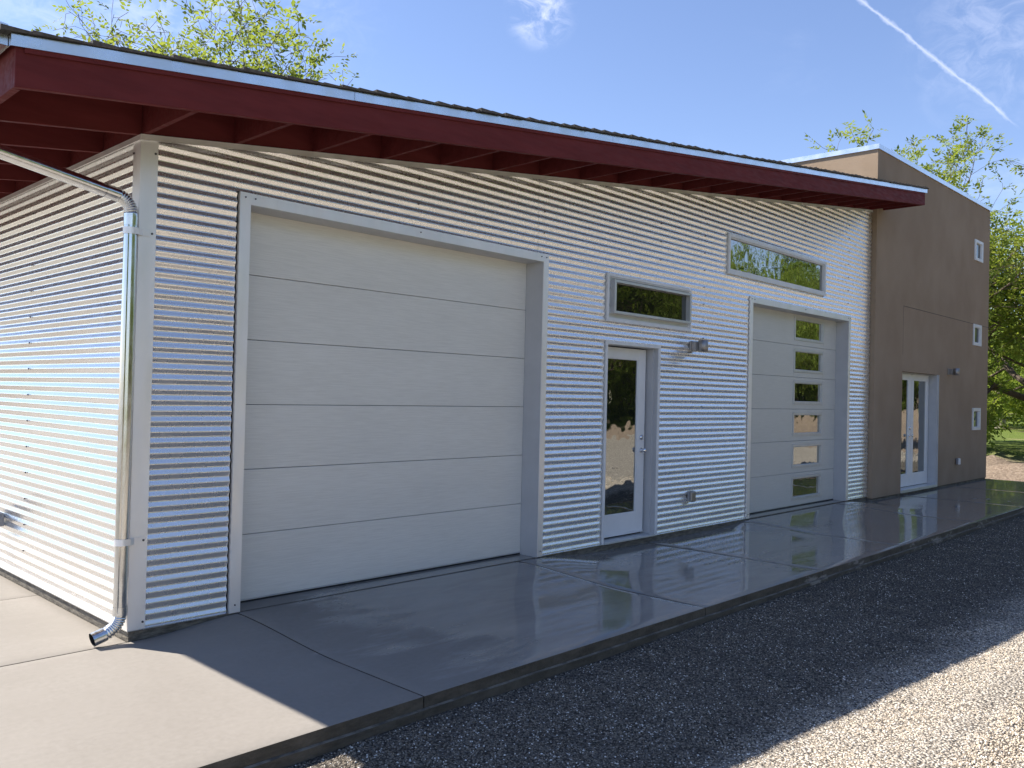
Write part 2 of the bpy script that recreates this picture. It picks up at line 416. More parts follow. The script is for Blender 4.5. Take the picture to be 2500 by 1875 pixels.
# loose gravel over the bed: geometry nodes scattering small stones
def gravel():
    xs = axis((-2.2, 13.0, .25)); ys = axis((-7.6, -2.06, .24))
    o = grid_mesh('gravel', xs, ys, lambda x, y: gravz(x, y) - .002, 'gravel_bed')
    me = o.data
    at = me.attributes.new('density', 'FLOAT', 'POINT')
    def dens(x, y):
        dd = math.hypot(x + 2.29, y + 5.54)
        if (y < -5.6 and x < 1): return 0.0
        return 6200 if dd < 5.5 else (4200 if dd < 8 else 2000)
    at.data.foreach_set('value', [dens(v.co.x, v.co.y) for v in me.vertices])
    t = bpy.data.node_groups.new('scatter_stones', 'GeometryNodeTree')
    t.interface.new_socket('Geometry', in_out='INPUT', socket_type='NodeSocketGeometry')
    t.interface.new_socket('Geometry', in_out='OUTPUT', socket_type='NodeSocketGeometry')
    N = lambda k, **p: [setattr(x, a, b) for x in [t.nodes.new(k)] for a, b in (p or {'label': ''}).items()] and t.nodes[-1]
    gi, go = N('NodeGroupInput'), N('NodeGroupOutput')
    dp = N('GeometryNodeDistributePointsOnFaces'); na = N('GeometryNodeInputNamedAttribute', data_type='FLOAT'); na.inputs['Name'].default_value = 'density'
    t.links.new(gi.outputs[0], dp.inputs['Mesh']); t.links.new(na.outputs[0], dp.inputs['Density'])
    ico = N('GeometryNodeMeshIcoSphere'); ico.inputs['Radius'].default_value = .0072; ico.inputs['Subdivisions'].default_value = 1
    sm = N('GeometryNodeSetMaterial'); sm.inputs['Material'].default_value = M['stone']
    t.links.new(ico.outputs[0], sm.inputs['Geometry'])
    ip = N('GeometryNodeInstanceOnPoints'); t.links.new(dp.outputs['Points'], ip.inputs['Points']); t.links.new(sm.outputs[0], ip.inputs['Instance'])
    rr = N('FunctionNodeRandomValue', data_type='FLOAT_VECTOR'); rr.inputs[1].default_value = (6.28, 6.28, 6.28); t.links.new(rr.outputs[0], ip.inputs['Rotation'])
    rs = N('FunctionNodeRandomValue', data_type='FLOAT_VECTOR'); rs.inputs[0].default_value = (.45, .4, .35); rs.inputs[1].default_value = (1.35, 1.1, .85); rs.inputs['Seed'].default_value = 5
    t.links.new(rs.outputs[0], ip.inputs['Scale'])
    t.links.new(ip.outputs[0], go.inputs[0])
    o.modifiers.new('scatter', 'NODES').node_group = t
    tag(o, 'loose pale crushed gravel spread over the drive beside the slab', 'gravel', kind='stuff')
gravel()

# ------------------------------------------------------------------ metal workshop
WS = thing('metal_workshop', 'silver corrugated metal workshop with dark red eaves and two garage doors', 'workshop')

G1 = (.767, 3.908, 2.880); G2 = (8.138, 11.318, 2.880)       # garage openings x0,x1,top
EN = (4.966, 5.922, 2.140)                                   # entry opening
AW = (4.955, 6.566, 2.406, 2.871)                            # awning window rough opening x0,x1,z0,z1
TR = (7.50, 10.36, 3.225, 3.672)                             # transom
holes = [(G1[0], G1[1], -1, G1[2]), (G2[0], G2[1], -1, G2[2]), (EN[0], EN[1], -1, EN[2]), AW, TR]

cuts_ = [(G1[0] - .096, G1[1], -1, G1[2] + .079), (G2[0] - .098, G2[1], -1, G2[2] + .079), (EN[0] - .042, EN[1], -1, EN[2] + .033),
         (4.917, 6.566, 2.384, 2.894), (7.446, 10.36, 3.192, 3.709)]
def corr(z): return -AMP * math.asin(.94 * math.cos(2 * math.pi * (z - .012) / PITCH)) / math.asin(.94)
def front_wall():
    SPP = 14; n = int(top(XW) / PITCH * SPP) + 2
    zs = [i * PITCH / SPP for i in range(n)]
    q = MB()
    for part, (xa, xb, off) in enumerate(((.012, 3.842, 0.0), (3.836, XW, -.0022))):
        idx = {}
        vs, fs = [], []
        def vert(x, z):
            k = (round(x, 4), round(z, 5))
            if k not in idx: idx[k] = len(vs); vs.append((x, corr(z) + off, z))
            return idx[k]
        for z0, z1 in zip(zs[:-1], zs[1:]):
            l0, l1 = max(xa, (z0 - Z0 + .012) / SL), max(xa, (z1 - Z0 + .012) / SL)
            if l0 >= xb - .01: continue
            l1 = min(l1, xb - .001)
            zc = (z0 + z1) / 2
            cuts = sorted([(h[0], h[1]) for h in cuts_ if h[2] < zc < h[3] and h[1] > xa and h[0] < xb])
            segs = []; cur = (l0, l1)
            for a, b in cuts:
                if a > cur[0]: segs.append((cur, (a, a)))
                cur = (b, b)
            if cur[0] < xb: segs.append((cur, (xb, xb)))
            for (a0, a1), (b0, b1) in segs:
                fs.append((vert(a0, z0), vert(b0, z0), vert(b1, z1), vert(a1, z1)))
        q.add(vs, fs, 0, True)
    # screws with dark washers, in columns on the studs
    for x in (.665, 1.81, 2.315, 3.914, 5.937, 6.9, 8.078, 9.685, 11.29):
        k = 1
        while True:
            z = .012 + PITCH * 3 * k + PITCH * .5 - PITCH*.5; k += 1
            if z > top(x) - .09: break
            if any(h[0] - .1 < x < h[1] + .1 and h[2] - .08 < z < h[3] + .12 for h in holes): continue
            if z < 2.2 and x not in (.665,) and not (x == 5.937): 
                if rng.random() < .7: continue
            if z < 2.6 and x in (.665, 5.937): continue
            screw(q, (x, corr(z) - .004, z), 'y')
    return q.build('corrugated_wall', ['galvalume', 'screw_steel'], WS)
def screw(q, p, ax, r=.0075, mi=1):
    vs = []
    for hgt, rr in ((0, r), (.004, r * .95), (.0045, r * .6), (.010, r * .5)):
        for k in range(8):
            a = k * math.pi / 4
            if ax == 'y': vs.append((p[0] + rr * math.cos(a), p[1] - hgt, p[2] + rr * math.sin(a)))
            else: vs.append((p[0] - hgt, p[1] - rr * math.cos(a), p[2] + rr * math.sin(a)))
    fs = [(i * 8 + k, i * 8 + (k + 1) % 8, (i + 1) * 8 + (k + 1) % 8, (i + 1) * 8 + k) for i in range(3) for k in range(8)]
    q.add(vs, fs + [tuple(range(24, 32))], mi, False)
front_wall()
def side_wall():
    SPP = 14; n = int(3.19 / PITCH * SPP) + 1
    q = MB(); zs = [i * PITCH / SPP for i in range(n)]
    vs = []
    for z in zs:
        for y in (.012, 3.6, BACK): vs.append((corr(z), y, z))
    q.add(vs, [(i * 3 + k, (i + 1) * 3 + k, (i + 1) * 3 + k + 1, i * 3 + k + 1) for i in range(n - 1) for k in (0, 1)], 0, True)
    for y in (2.045, 4.0, 6.0):
        for k in range(1, 15):
            z = .012 + PITCH * 3 * k
            screw(q, (corr(z) - .004, y, z), 'x')
    return q.build('corrugated_wall', ['galvalume', 'screw_steel'], WS)
side_wall()
# hidden back and inner faces that close the volume (sheathing behind the siding)
for bx in ((.03, XW, BACK - .05, BACK, -.02, 3.2), (.025, .05, .052, BACK - .052, -.02, 3.17), (.052, G1[0] - .02, .025, .05, 0, 3.1),
           (G1[1] + .02, EN[0] - .02, .025, .05, 0, 3.1), (EN[1] + .02, G2[0] - .02, .025, .05, 0, 3.1), (G2[1] + .02, XW, .025, .05, 0, 3.1)):
    boxpart('sheathing', 'dark_gap', WS, *bx)
boxpart('sheathing', 'dark_gap', WS, 4.0, XW, .025, .05, 3.102, 3.19); boxpart('sheathing', 'dark_gap', WS, 7.0, 7.456, .025, .05, 3.192, 3.85)
boxpart('sheathing', 'dark_gap', WS, 4.80, 4.926, .0205, .0245, 2.3, 2.95)

# corner post trim
q = MB()
t = .0025
q.add([(-.014, -.014, 0), (.100, -.014, 0), (.100, -.010, 0), (-.010, -.010, 0), (-.010, .100, 0), (-.014, .100, 0)] +
      [(-.014, -.014, 3.172), (.100, -.014, 3.172), (.100, -.010, 3.172), (-.010, -.010, 3.172), (-.010, .100, 3.172), (-.014, .100, 3.172)],
      [(i, (i + 1) % 6, 6 + (i + 1) % 6, 6 + i) for i in range(6)] + [(0, 5, 4, 3), (0, 3, 2, 1), (6, 9, 10, 11), (6, 7, 8, 9)])
for z in (3.09, .045): screw(q, (.083, -.014, z), 'y'); screw(q, (-.014, .085, z), 'x')
q.build('corner_trim', ['trim_metal', 'screw_steel'], WS)
# end trim against the stucco
boxpart('end_closure', 'dark_gap', WS, XW - .02, XW + .014, .013, .022, -.02, top(XW) - .03)
# cap trim under the soffit, along both walls
q = MB()
q.box(-.018, XW, -.020, -.0165, -.002 + Z0 - .036, Z0, s=SL); q.box(-.018, XW, -.026, -.0165, Z0 - .039, Z0 - .036, s=SL)
q.build('cap_trim', 'trim_metal', WS)
q = MB(); q.box(-.020, -.0165, -.0165, BACK, Z0 - .040, Z0 - .004); q.box(-.026, -.0165, -.0165, BACK, Z0 - .043, Z0 - .040)
q.build('cap_trim', 'trim_metal', WS)
# base flashing
for a, b in ((-.012, G1[0] - .09), (G1[1] + .08, EN[0] - .03), (EN[1] + .04, G2[0] - .085), (G2[1] + .08, XW)):
    boxpart('base_flashing', 'flashing', WS, a, b, -.0135, .01, -.006, .0005)
boxpart('base_flashing', 'flashing', WS, -.0135, .01, .012, BACK, -.006, .0005)
# foundation stem wall, broken at nothing: doors stand on it
q = MB()
q.box(0.0, XW, 0.0, .22, -.35, -.0065); q.box(0.0, .22, .22, BACK, -.35, -.0065)
q.build('foundation', 'foundation', WS)

# roof: deck, shingles and metal drip edge
RB = .262                                  # roof deck top above the rafters' underside
roof_x1 = 12.60
q = MB()
dk = lambda x: top(x) + RB
q.box(LX - .01, XW, FY - .01, BACK + .5, Z0 + RB - .022, Z0 + RB - .002, s=SL)
q.box(XW, roof_x1 - .02, FY - .01, -.085, Z0 + RB - .022, Z0 + RB - .002, s=SL)
roof = q.build('roof', 'red_paint', WS)
q = MB(); x = -1.035; k = 0; ex = .143
rs = random.Random(11)
while x < roof_x1 + .02:
    x1 = min(x + ex + .10, roof_x1 + .03)
    yb = BACK + .5 if x < XW - .25 else -.085
    ye = FY - .030 - rs.uniform(0, .022)
    lift = .013 + rs.uniform(-.003, .006)
    z = dk(x); zz = dk(x1)
    vs = [(x, ye, z + .001), (x, yb, z + .001), (x, yb, z + lift + .010), (x, ye, z + lift + .010 + rs.uniform(-.002, .003)),
          (x1, ye + rs.uniform(-.004, .004), zz + .0005), (x1, yb, zz + .0005), (x1, yb, zz + .004), (x1, ye, zz + .004)]
    q.add(vs, [(0, 1, 2, 3), (7, 6, 5, 4), (3, 2, 6, 7), (4, 5, 1, 0)], 0); q.add(vs, [(0, 3, 7, 4), (2, 1, 5, 6)], 1)
    x += ex * rs.uniform(.94, 1.06)
q.build('shingles', ['shingle', 'shingle_edge'], roof)
q = MB()
for a, b in ((LX - .026, 1.10), (1.103, 3.99), (3.993, 8.0), (8.003, roof_x1)):
    q.box(a, b, FY - .0165, FY - .0135, Z0 + RB - .066, Z0 + RB - .003, s=SL)
    q.box(a, b, FY - .0215, FY - .0165, Z0 + RB - .066, Z0 + RB - .062, s=SL)
q.box(LX - .0255, LX - .0225, FY - .0135, BACK + .5, dk(LX) - .064, dk(LX) - .003)
q.build('drip_edge', 'flashing', roof)

# painted boards
FT = .038
boxpart('fascia_board', 'red_paint', WS, LX, 12.545, FY, FY + FT, Z0 - .004, Z0 + RB - .0225, s=SL, bevel=.003)
o = boxpart('fascia_board', 'red_paint', WS, LX, LX + FT, FY + FT + .001, BACK + .4, top(LX) - .003, top(LX) + RB - .026, bevel=.003)
boxpart('fascia_board', 'red_paint', WS, 12.507, 12.543, FY + FT + .001, -.085, top(12.5), top(12.5) + RB - .024)
q = MB(); q.box(LX + FT, XW, FY - .0125, FY - .0005, Z0 + RB - .090, Z0 + RB - .0225, s=SL); q.build('shadow_board', 'red_paint', WS)
# wall-line blocking between the lookouts
boxpart('blocking', 'red_paint', WS, .002, XW, .000, .035, Z0 + .003, Z0 + RB - .023, s=SL)
boxpart('blocking', 'red_paint', WS, -.002, .036, .058, BACK, Z0 + .004, Z0 + RB - .03)
for k in range(20):                        # lookouts carrying the rake
    x = .015 + .6385 * k
    if x > 12.4: break
    yb = -.001 if x < XW else -.086
    boxpart('rafter', 'red_paint', WS, x - .019, x + .019, FY + FT + .0005, yb, Z0, Z0 + RB - .0225, s=SL)
for k in range(14):                        # rafter tails over the side wall
    y = .022 + .641 * k
    boxpart('rafter', 'red_paint', WS, LX + FT + .0005, -.0035 if k else -.005, y - .019, y + .019, Z0, Z0 + RB - .0225, s=SL)

# gutter
q = MB()
prof = [(-.983, 3.385), (-.983, 3.276), (-1.075, 3.276), (-1.100, 3.31), (-1.100, 3.37), (-1.112, 3.392), (-1.104, 3.396), (-1.094, 3.37), (-1.094, 3.312), (-1.073, 3.281), (-.987, 3.281), (-.987, 3.385)]
ya, yb = FY + .03, BACK + .4
kk = len(prof)
q.add([(a, ya, b) for a, b in prof] + [(a, yb, b) for a, b in prof], [(i, (i + 1) % kk, kk + (i + 1) % kk, kk + i) for i in range(kk)])
q.add([(a, ya, b) for a, b in prof[:6]] + [(a, ya + .003, b) for a, b in prof[:6]], [(5, 4, 3, 2, 1, 0), (6, 7, 8, 9, 10, 11)] + [(i, (i + 1) % 6, 6 + (i + 1) % 6, 6 + i) for i in range(6)])
q.build('gutter', 'flashing', WS)

# downspout
PX, PR_ = -.058, .041
q = MB()
q.tube([(PX, 0, .125), (PX, 0, 2.62)], PR_, 28)
q.tube([(-.215, 0, 2.795), (-.90, 0, 2.925)], PR_, 28)
q.tube([(-1.03, 0, 3.06), (-1.035, 0, 3.279)], PR_ * .95, 24)
# folded seam along the pipe
q.box(PX - .030, PX - .020, -.0345, -.029, .13, 2.6)
ds = q.build('downspout', 'galvanised_pipe', WS)
def elbow(pts, rib=True):
    P = [Vector(p) for p in pts]
    # quadratic arc through three control points with crimped rings
    path, rad = [], []
    a, b, c = P
    n = 44
    for i in range(n + 1):
        t = i / n
        path.append(a * (1 - t) ** 2 + b * 2 * t * (1 - t) + c * t * t)
        u = i % 4
        crimp = .0065 if 4 <= i <= n - 4 else 0
        rad.append(PR_ + .003 - (crimp if u in (2,) else crimp * .35 if u in (1, 3) else 0))
    return path, rad
for pts, ex_a, ex_b in ((((PX, 0, 2.66), (PX, 0, 2.765), (-.155, 0, 2.784)), (PX, 0, 2.60), (-.222, 0, 2.7965)),
                        (((-.89, 0, 2.923), (-1.02, 0, 2.948), (-1.03, 0, 3.07)), None, None),
                        (((PX, -.0, .125), (PX, 0, .028), (-.165, 0, -.002)), (PX, 0, .165), (-.222, 0, -.018))):
    q = MB(); path, rad = elbow(pts)
    q.tube(path, rad, 28, caps=False)
    if ex_a: q.tube([ex_a, pts[0]], [PR_ + .0015, PR_ + .003], 28, caps=False)
    if ex_b: q.tube([pts[2], ex_b], PR_ + .0028, 28, caps=False); q.tube([ex_b, pts[2]], PR_ + .0005, 28, caps=False, mi=1)
    q.build('elbow', ['galvanised_pipe', 'dark_gap'], ds)
def strap(z):
    q = MB(); hh = .021
    ring = []
    for k in range(15):
        a = math.pi * (1.5 - k / 14 * 1.0) if False else math.pi * (-.5) - k / 14 * math.pi * 1.05
        ring.append((PX + (PR_ + .003) * math.cos(a), (PR_ + .003) * math.sin(a)))
    arm = [(.060, -.0175), (.012, -.0185), (-.020, -.040)]
    line = arm + ring
    vs = [(x, y, z - hh) for x, y in line] + [(x, y, z + hh) for x, y in line]
    k = len(line)
    q.add(vs, [(i, i + 1, k + i + 1, k + i) for i in range(k - 1)], 0, False)
    out = [(.052, hh), (.060, hh + .006), (.080, hh * .75), (.090, 0), (.080, -hh * .75), (.060, -hh - .006), (.052, -hh)]
    q.add([(x, -.0172, z + c) for x, c in out] + [(x, -.0145, z + c) for x, c in out], [tuple(range(6, -1, -1))] + [(i, (i + 1) % 7, 7 + (i + 1) % 7, 7 + i) for i in range(7)])
    screw(q, (.072, -.017, z), 'y', .007)
    o = q.build('strap', ['trim_metal', 'screw_steel'], ds)
    so = o.modifiers.new('solid', 'SOLIDIFY'); so.thickness = .002
strap(2.565); strap(.575)

# ---------------- garage doors
def frame_bars(q, x0, x1, z0, z1, wl, wr, wt, wb, ya, yb, mi=0):
    """rectangular frame between outer and inner edges, butted bars"""
    q.box(x0, x0 + wl, ya, yb, z0, z1, mi); q.box(x1 - wr, x1, ya, yb, z0, z1, mi)
    if wt: q.box(x0 + wl, x1 - wr, ya, yb, z1 - wt, z1, mi)
    if wb: q.box(x0 + wl, x1 - wr, ya, yb, z0, z0 + wb, mi)
def garage(G, depth, skin, win):
    x0, x1, zt = G
    q = MB(); L = boxbits = []
    # jamb liners (reveals)
    q.box(x0 - .004, x0 + .004, -.012, depth + .06, -.006, zt); q.box(x1 - .004, x1 + .004, -.012, depth + .06, -.006, zt)
    q.box(x0 + .004, x1 - .004, -.012, depth + .06, zt - .004, zt + .004)
    door = q.build('garage_door', 'grey_jamb', WS)
    q = MB()
    q.box(x0 - .083, x0, -.021, -.0135, -.004, zt + .079); q.box(x1, x1 + .074, -.021, -.0135, -.004, zt + .079)
    q.box(x0 + .0005, x1 - .0005, -.0205, -.0135, zt, zt + .079)
    q.box(x0 - .083, x0 - .0815, -.0135, .01, -.004, zt + .079); q.box(x1 + .0725, x1 + .074, -.0135, .01, -.004, zt + .079)
    q.box(x0 - .083, x1 + .074, -.0135, .01, zt + .0775, zt + .0795)
    for x in (x0 - .042, x1 + .037):
        for z in (zt + .045, .05): screw(q, (x, -.021, z), 'y', .006)
    for x in (x0 + .035, (x0 + x1) / 2, x1 - .035): screw(q, (x, -.0205, zt + .045), 'y', .006)
    q.build('door_trim', ['trim_metal', 'screw_steel'], door)
    sh = .4795
    for k in range(6):
        z0 = .018 + sh * k; z1 = z0 + sh - .0038
        if k == 5: z1 = zt + .02
        q = MB()
        if not win:
            q.box(x0 + .006, x1 - .006, depth, depth + .045, z0, z1)
        else:
            a, b, c, d_ = 9.80, 10.835, z0 + .075, z0 + .425
            q.box(x0 + .006, a, depth, depth + .045, z0, z1); q.box(b, x1 - .006, depth, depth + .045, z0, z1)
            q.box(a, b, depth, depth + .045, z0, c); q.box(a, b, depth, depth + .045, d_, z1)
        sec = q.build('door_section', skin, door, bevel=.003)
        if win:
            q = MB(); frame_bars(q, a + .001, b - .001, c + .001, d_ - .001, .035, .035, .033, .033, depth - .010, depth + .03)
            frame_bars(q, a + .036, b - .036, c + .034, d_ - .034, .008, .008, .008, .008, depth - .002, depth + .025)
            q.build('window_frame', 'light_leaf' if False else 'anodised', door, bevel=.002)
            boxpart('window_pane', 'glass', door, a + .04, b - .04, depth + .024, depth + .03, c + .038, d_ - .038)
    boxpart('backing', 'dark_gap', door, x0 + .004, x1 - .004, depth + .046, depth + .06, -.006, zt - .005)
    q = MB(); q.box(x0 + .006, x1 - .006, depth - .004, depth + .04, .0095, .0175); q.build('bottom_rail', 'anodised', door)
    boxpart('bottom_seal', 'rubber', door, x0 + .006, x1 - .006, depth + .002, depth + .04, -.0062, .0092)
    boxpart('threshold', 'foundation' if False else 'concrete', door, x0 + .004, x1 - .004, -.010, depth + .05, -.0064, -.0058)
garage(G1, .205, 'door_skin', False)
garage(G2, .185, 'door_skin_grey', True)

# ---------------- entry door
def leaf(parent, xa, xb, z0, z1, y, stile, brail, trail, name='door_leaf'):
    q = MB()
    q.box(xa, xa + stile, y, y + .044, z0, z1); q.box(xb - stile, xb, y, y + .044, z0, z1)
    q.box(xa + stile, xb - stile, y, y + .044, z0, z0 + brail); q.box(xa + stile, xb - stile, y, y + .044, z1 - trail, z1)
    frame_bars(q, xa + stile, xb - stile, z0 + brail, z1 - trail, .010, .010, .010, .010, y + .008, y + .036)
    return q.build(name, 'light_leaf', parent, bevel=.0025)
def knobset(parent, x, z, y, r=.030):
    q = MB()
    q.tube([(x, y, z), (x, y - .010, z)], r, 24); q.tube([(x, y - .010, z), (x, y - .038, z)], .011, 16)
    q.tube([(x, y - .036, z), (x, y - .044, z), (x, y - .056, z), (x, y - .066, z), (x, y - .070, z)], [.016, .026, .029, .022, .008], 24)
    q.build('handle', 'chrome', parent)
def deadbolt(parent, x, z, y):
    q = MB(); q.tube([(x, y, z), (x, y - .006, z), (x, y - .016, z), (x, y - .020, z)], [.031, .031, .026, .018], 24)
    q.tube([(x, y - .019, z), (x, y - .023, z)], .012, 16)
    q.build('deadbolt', 'chrome', parent)
q = MB()
x0, x1, zt = EN; dy = .115
q.box(x0 - .003, x0 + .004, -.014, dy + .06, -.004, zt); q.box(x1 - .004, x1 + .003, -.014, dy + .06, -.004, zt); q.box(x0 + .004, x1 - .004, -.014, dy + .06, zt - .004, zt + .003)
q.box(x1 - .028, x1 - .0042, .035, dy + .05, .001, zt - .0045); 
ED = q.build('entry_door', 'grey_jamb', WS)
q = MB(); q.box(x0 - .030, x0, -.024, .01, -.003, zt + .033); q.box(x1, x1 + .041, -.024, .01, -.003, zt + .033); q.box(x0 + .0005, x1 - .0005, -.0235, .01, zt + .0005, zt + .033)
q.build('door_trim', 'white_trim', ED, bevel=.002)
leaf(ED, 4.972, 5.866, .032, 2.122, dy, .140, .235, .118)
boxpart('glass_pane', 'glass', ED, 5.115, 5.72, dy + .018, dy + .024, .270, 2.002)
boxpart('backing', 'dark_gap', ED, x0 + .004, x1 - .0285, dy + .048, dy + .06, .001, zt - .005)
boxpart('threshold', 'anodised', ED, x0 + .004, x1 - .004, -.030, dy + .04, -.0058, .014, bevel=.003)
boxpart('door_sweep', 'white_trim', ED, 4.974, 5.864, dy - .004, dy - .0005, .036, .062)
knobset(ED, 5.80, .970, dy); deadbolt(ED, 5.80, 1.118, dy)

# ---------------- windows in the metal wall
q = MB(); x0, x1, z0, z1 = 4.930, 6.592, 2.381, 2.897
frame_bars(q, x0, x1, z0, z1, .030, .030, .032, .032, -.030, .03)
frame_bars(q, x0 + .031, x1 - .031, z0 + .033, z1 - .033, .012, .012, .012, .012, -.018, .03)
AWN = q.build('awning_window', 'white_trim', WS, bevel=.002)
boxpart('window_ledge', 'anodised', AWN, x0 + .043, x1 - .043, .000, .03, z0 + .045, z1 - .045)
q = MB(); frame_bars(q, 5.015, 6.538, 2.470, 2.832, .030, .030, .028, .028, -.062, -.0005)
q.box(5.75, 5.766, -.004, -.0003, z0 + .046, 2.469); q.box(5.75, 5.766, -.004, -.0003, 2.833, z1 - .046)
for z in (2.56, 2.74): q.box(4.992, 5.0048, -.022, -.006, z - .011, z + .011); q.box(6.5385, 6.547, -.022, -.006, z - .011, z + .011)
q.build('sash', 'anodised', AWN, bevel=.002)
boxpart('window_pane', 'glass_dark', AWN, 5.040, 6.507, -.004, -.001, 2.501, 2.801)
q = MB(); x0, x1, z0, z1 = 7.458, 10.400, 3.189, 3.712
frame_bars(q, x0, x1, z0, z1, .042, .042, .045, .050, -.030, .03)
frame_bars(q, x0 + .043, x1 - .043, z0 + .051, z1 - .046, .016, .016, .014, .020, -.018, .03)
TRN = q.build('transom_window', 'white_trim', WS, bevel=.002)
boxpart('window_pane', 'glass', TRN, x0 + .060, x1 - .060, .012, .018, z0 + .072, z1 - .061)

# ---------------- small fittings on walls
def wall_lamp(parent, x, y, z):
    q = MB(); q.box(x - .062, x + .062, y - .018, y, z - .062, z + .062); q.box(x - .050, x + .050, y - .080, y - .0181, z - .056, z + .056)
    q.box(x - .040, x + .040, y - .095, y - .0801, z - .050, z + .050)
    lamp = q.build('wall_lamp', 'lamp_steel', parent, bevel=.002)
    q = MB(); cy = y - .148
    n = 32; prof = [(.050, -.060), (.054, -.068), (.058, -.066), (.058, .066), (.054, .068), (.050, .060)]
    vs = [(x + r * math.cos(2 * math.pi * k / n), cy + r * math.sin(2 * math.pi * k / n), z + h) for r, h in prof for k in range(n)]
    q.add(vs, [(i * n + k, i * n + (k + 1) % n, (i + 1) * n + (k + 1) % n, (i + 1) * n + k) for i in range(5) for k in range(n)], 0, True)
    q.add([(x + .046 * math.cos(2 * math.pi * k / n), cy + .046 * math.sin(2 * math.pi * k / n), z - .058) for k in range(n)], [tuple(range(n))], 1)
    q.add([(x + .046 * math.cos(2 * math.pi * k / n), cy + .046 * math.sin(2 * math.pi * k / n), z + .058) for k in range(n)], [tuple(range(n))], 1)
    q.build('lamp_shade', ['lamp_steel', 'grey_plastic'], lamp)
    return lamp
wall_lamp(WS, 6.655, -.012, 2.208)
def outlet(parent, x, y, z, m='grey_plastic', m2='lamp_steel'):
    q = MB(); q.box(x - .055, x + .055, y - .032, y, z - .062, z + .062)
    oc = q.build('outlet_cover', m, parent, bevel=.004)
    q = MB(); q.box(x - .052, x + .052, y - .060, y - .0322, z - .070, z + .060); q.build('cover_lid', m2, oc, bevel=.016)
    return oc
outlet(WS, 6.665, -.010, .398)
# lamp box on the side wall (only its edge shows)
q = MB(); q.box(-.075, -.012, 2.56, 2.68, .355, .465); q.box(-.125, -.0755, 2.55, 2.69, .34, .48); q.build('outlet_cover', 'grey_plastic', WS, bevel=.004)

# ------------------------------------------------------------------ stucco building
ST = thing('stucco_building', 'taller brown stucco building with flat roof joined to the far end', 'building', (15.5, 4, 0))
sx0, sx1, sy, syb = 12.252, 18.935, -.083, 8.6
stop = lambda x: 5.915 + .014 * (x - sx0)
FD = (13.575, 15.545, 2.153)
holes2 = [(FD[0], FD[1], -1, FD[2])]
WIN = [(17.785, 18.385, 4.715, 5.165), (17.775, 18.36, 2.870, 3.330), (17.80, 18.38, 1.035, 1.515)]
q = MB()
def wallquad(xa, xb, za, zb, f=False):
    q.add([(xa, sy, za), (xb, sy, za), (xb, sy, stop(xb) if f else zb), (xa, sy, stop(xa) if f else zb)], [(0, 1, 2, 3)])
JX, JZ = 13.58, 3.33
wallquad(sx0, FD[0], -.035, FD[2]); wallquad(FD[1], 17.60, -.035, FD[2]); wallquad(sx0, 17.60, FD[2], 0, True)
hx0, hx1 = 17.60, 18.60
wallquad(hx1, sx1, -.035, 0, True)
zc = -.035
for a, b, c, d_ in sorted(WIN, key=lambda t: t[2]):
    wallquad(hx0, hx1, zc, c); wallquad(hx0, a, c, d_); wallquad(b, hx1, c, d_); zc = d_
wallquad(hx0, hx1, zc, 0, True)
# other faces
q.add([(sx0, sy, -.035), (sx0, syb, -.035), (sx0, syb, stop(sx0) + .1), (sx0, sy, stop(sx0))], [(0, 3, 2, 1)])
q.add([(sx1, sy, -.035), (sx1, syb, -.035), (sx1, syb, stop(sx1)), (sx1, sy, stop(sx1))], [(0, 1, 2, 3)])
q.add([(sx0, syb, -.035), (sx1, syb, -.035), (sx1, syb, stop(sx1)), (sx0, syb, stop(sx0) + .1)], [(0, 3, 2, 1)])
# reveals of the french door
a, b, zt = FD
q.add([(a, sy, -.035), (a, .2, -.035), (a, .2, zt), (a, sy, zt)], [(0, 1, 2, 3)])
q.add([(a, sy, zt), (a, .2, zt), (b, .2, zt), (b, sy, zt)], [(0, 1, 2, 3)])
q.build('stucco_wall', 'stucco', ST)
boxpart('foundation', 'foundation', ST, sx0 + .02, sx1 - .02, sy + .012, syb - .02, -.4, -.037)
q = MB(); q.box(sx0, sx1, sy - .004, sy + .01, -.041, -.0355); q.build('base_flashing', 'dark_gap', ST)
q = MB(); q.box(JX, sx1, sy - .0022, sy + .01, JZ - .006, JZ + .006); q.box(JX - .005, JX - .0005, sy - .0022, sy + .01, FD[2] + .3, JZ + .006)
q.build('control_joint', 'joint', ST)
# roof coping
q = MB()
q.box(sx0 - .022, sx1 + .022, sy - .024, sy + .22, stop(sx0) - .050, stop(sx0) + .034, s=.014, xr=sx0)
q.add([(sx0 - .022, sy + .2205, stop(sx0) - .05), (sx0 + .25, sy + .2205, stop(sx0) - .05), (sx0 + .25, syb, stop(sx0) + .06), (sx0 - .022, syb, stop(sx0) + .06)] +
      [(sx0 - .022, sy + .2205, stop(sx0) + .034), (sx0 + .25, sy + .2205, stop(sx0) + .034), (sx0 + .25, syb, stop(sx0) + .144), (sx0 - .022, syb, stop(sx0) + .144)],
      [(3, 2, 1, 0), (4, 5, 6, 7), (0, 1, 5, 4), (1, 2, 6, 5), (2, 3, 7, 6), (3, 0, 4, 7)])
q.box(sx1 - .23, sx1 + .022, sy + .2205, syb, stop(sx1) - .05, stop(sx1) + .032)
q.build('roof_coping', 'flashing', ST)
q = MB(); q.add([(sx0 + .26, .15, stop(sx0) + .02), (sx1 - .24, .15, stop(sx1) + .02), (sx1 - .24, syb, stop(sx1) + .02), (sx0 + .26, syb, stop(sx0) + .20)], [(0, 1, 2, 3)])
q.build('roof', 'flashing', ST)
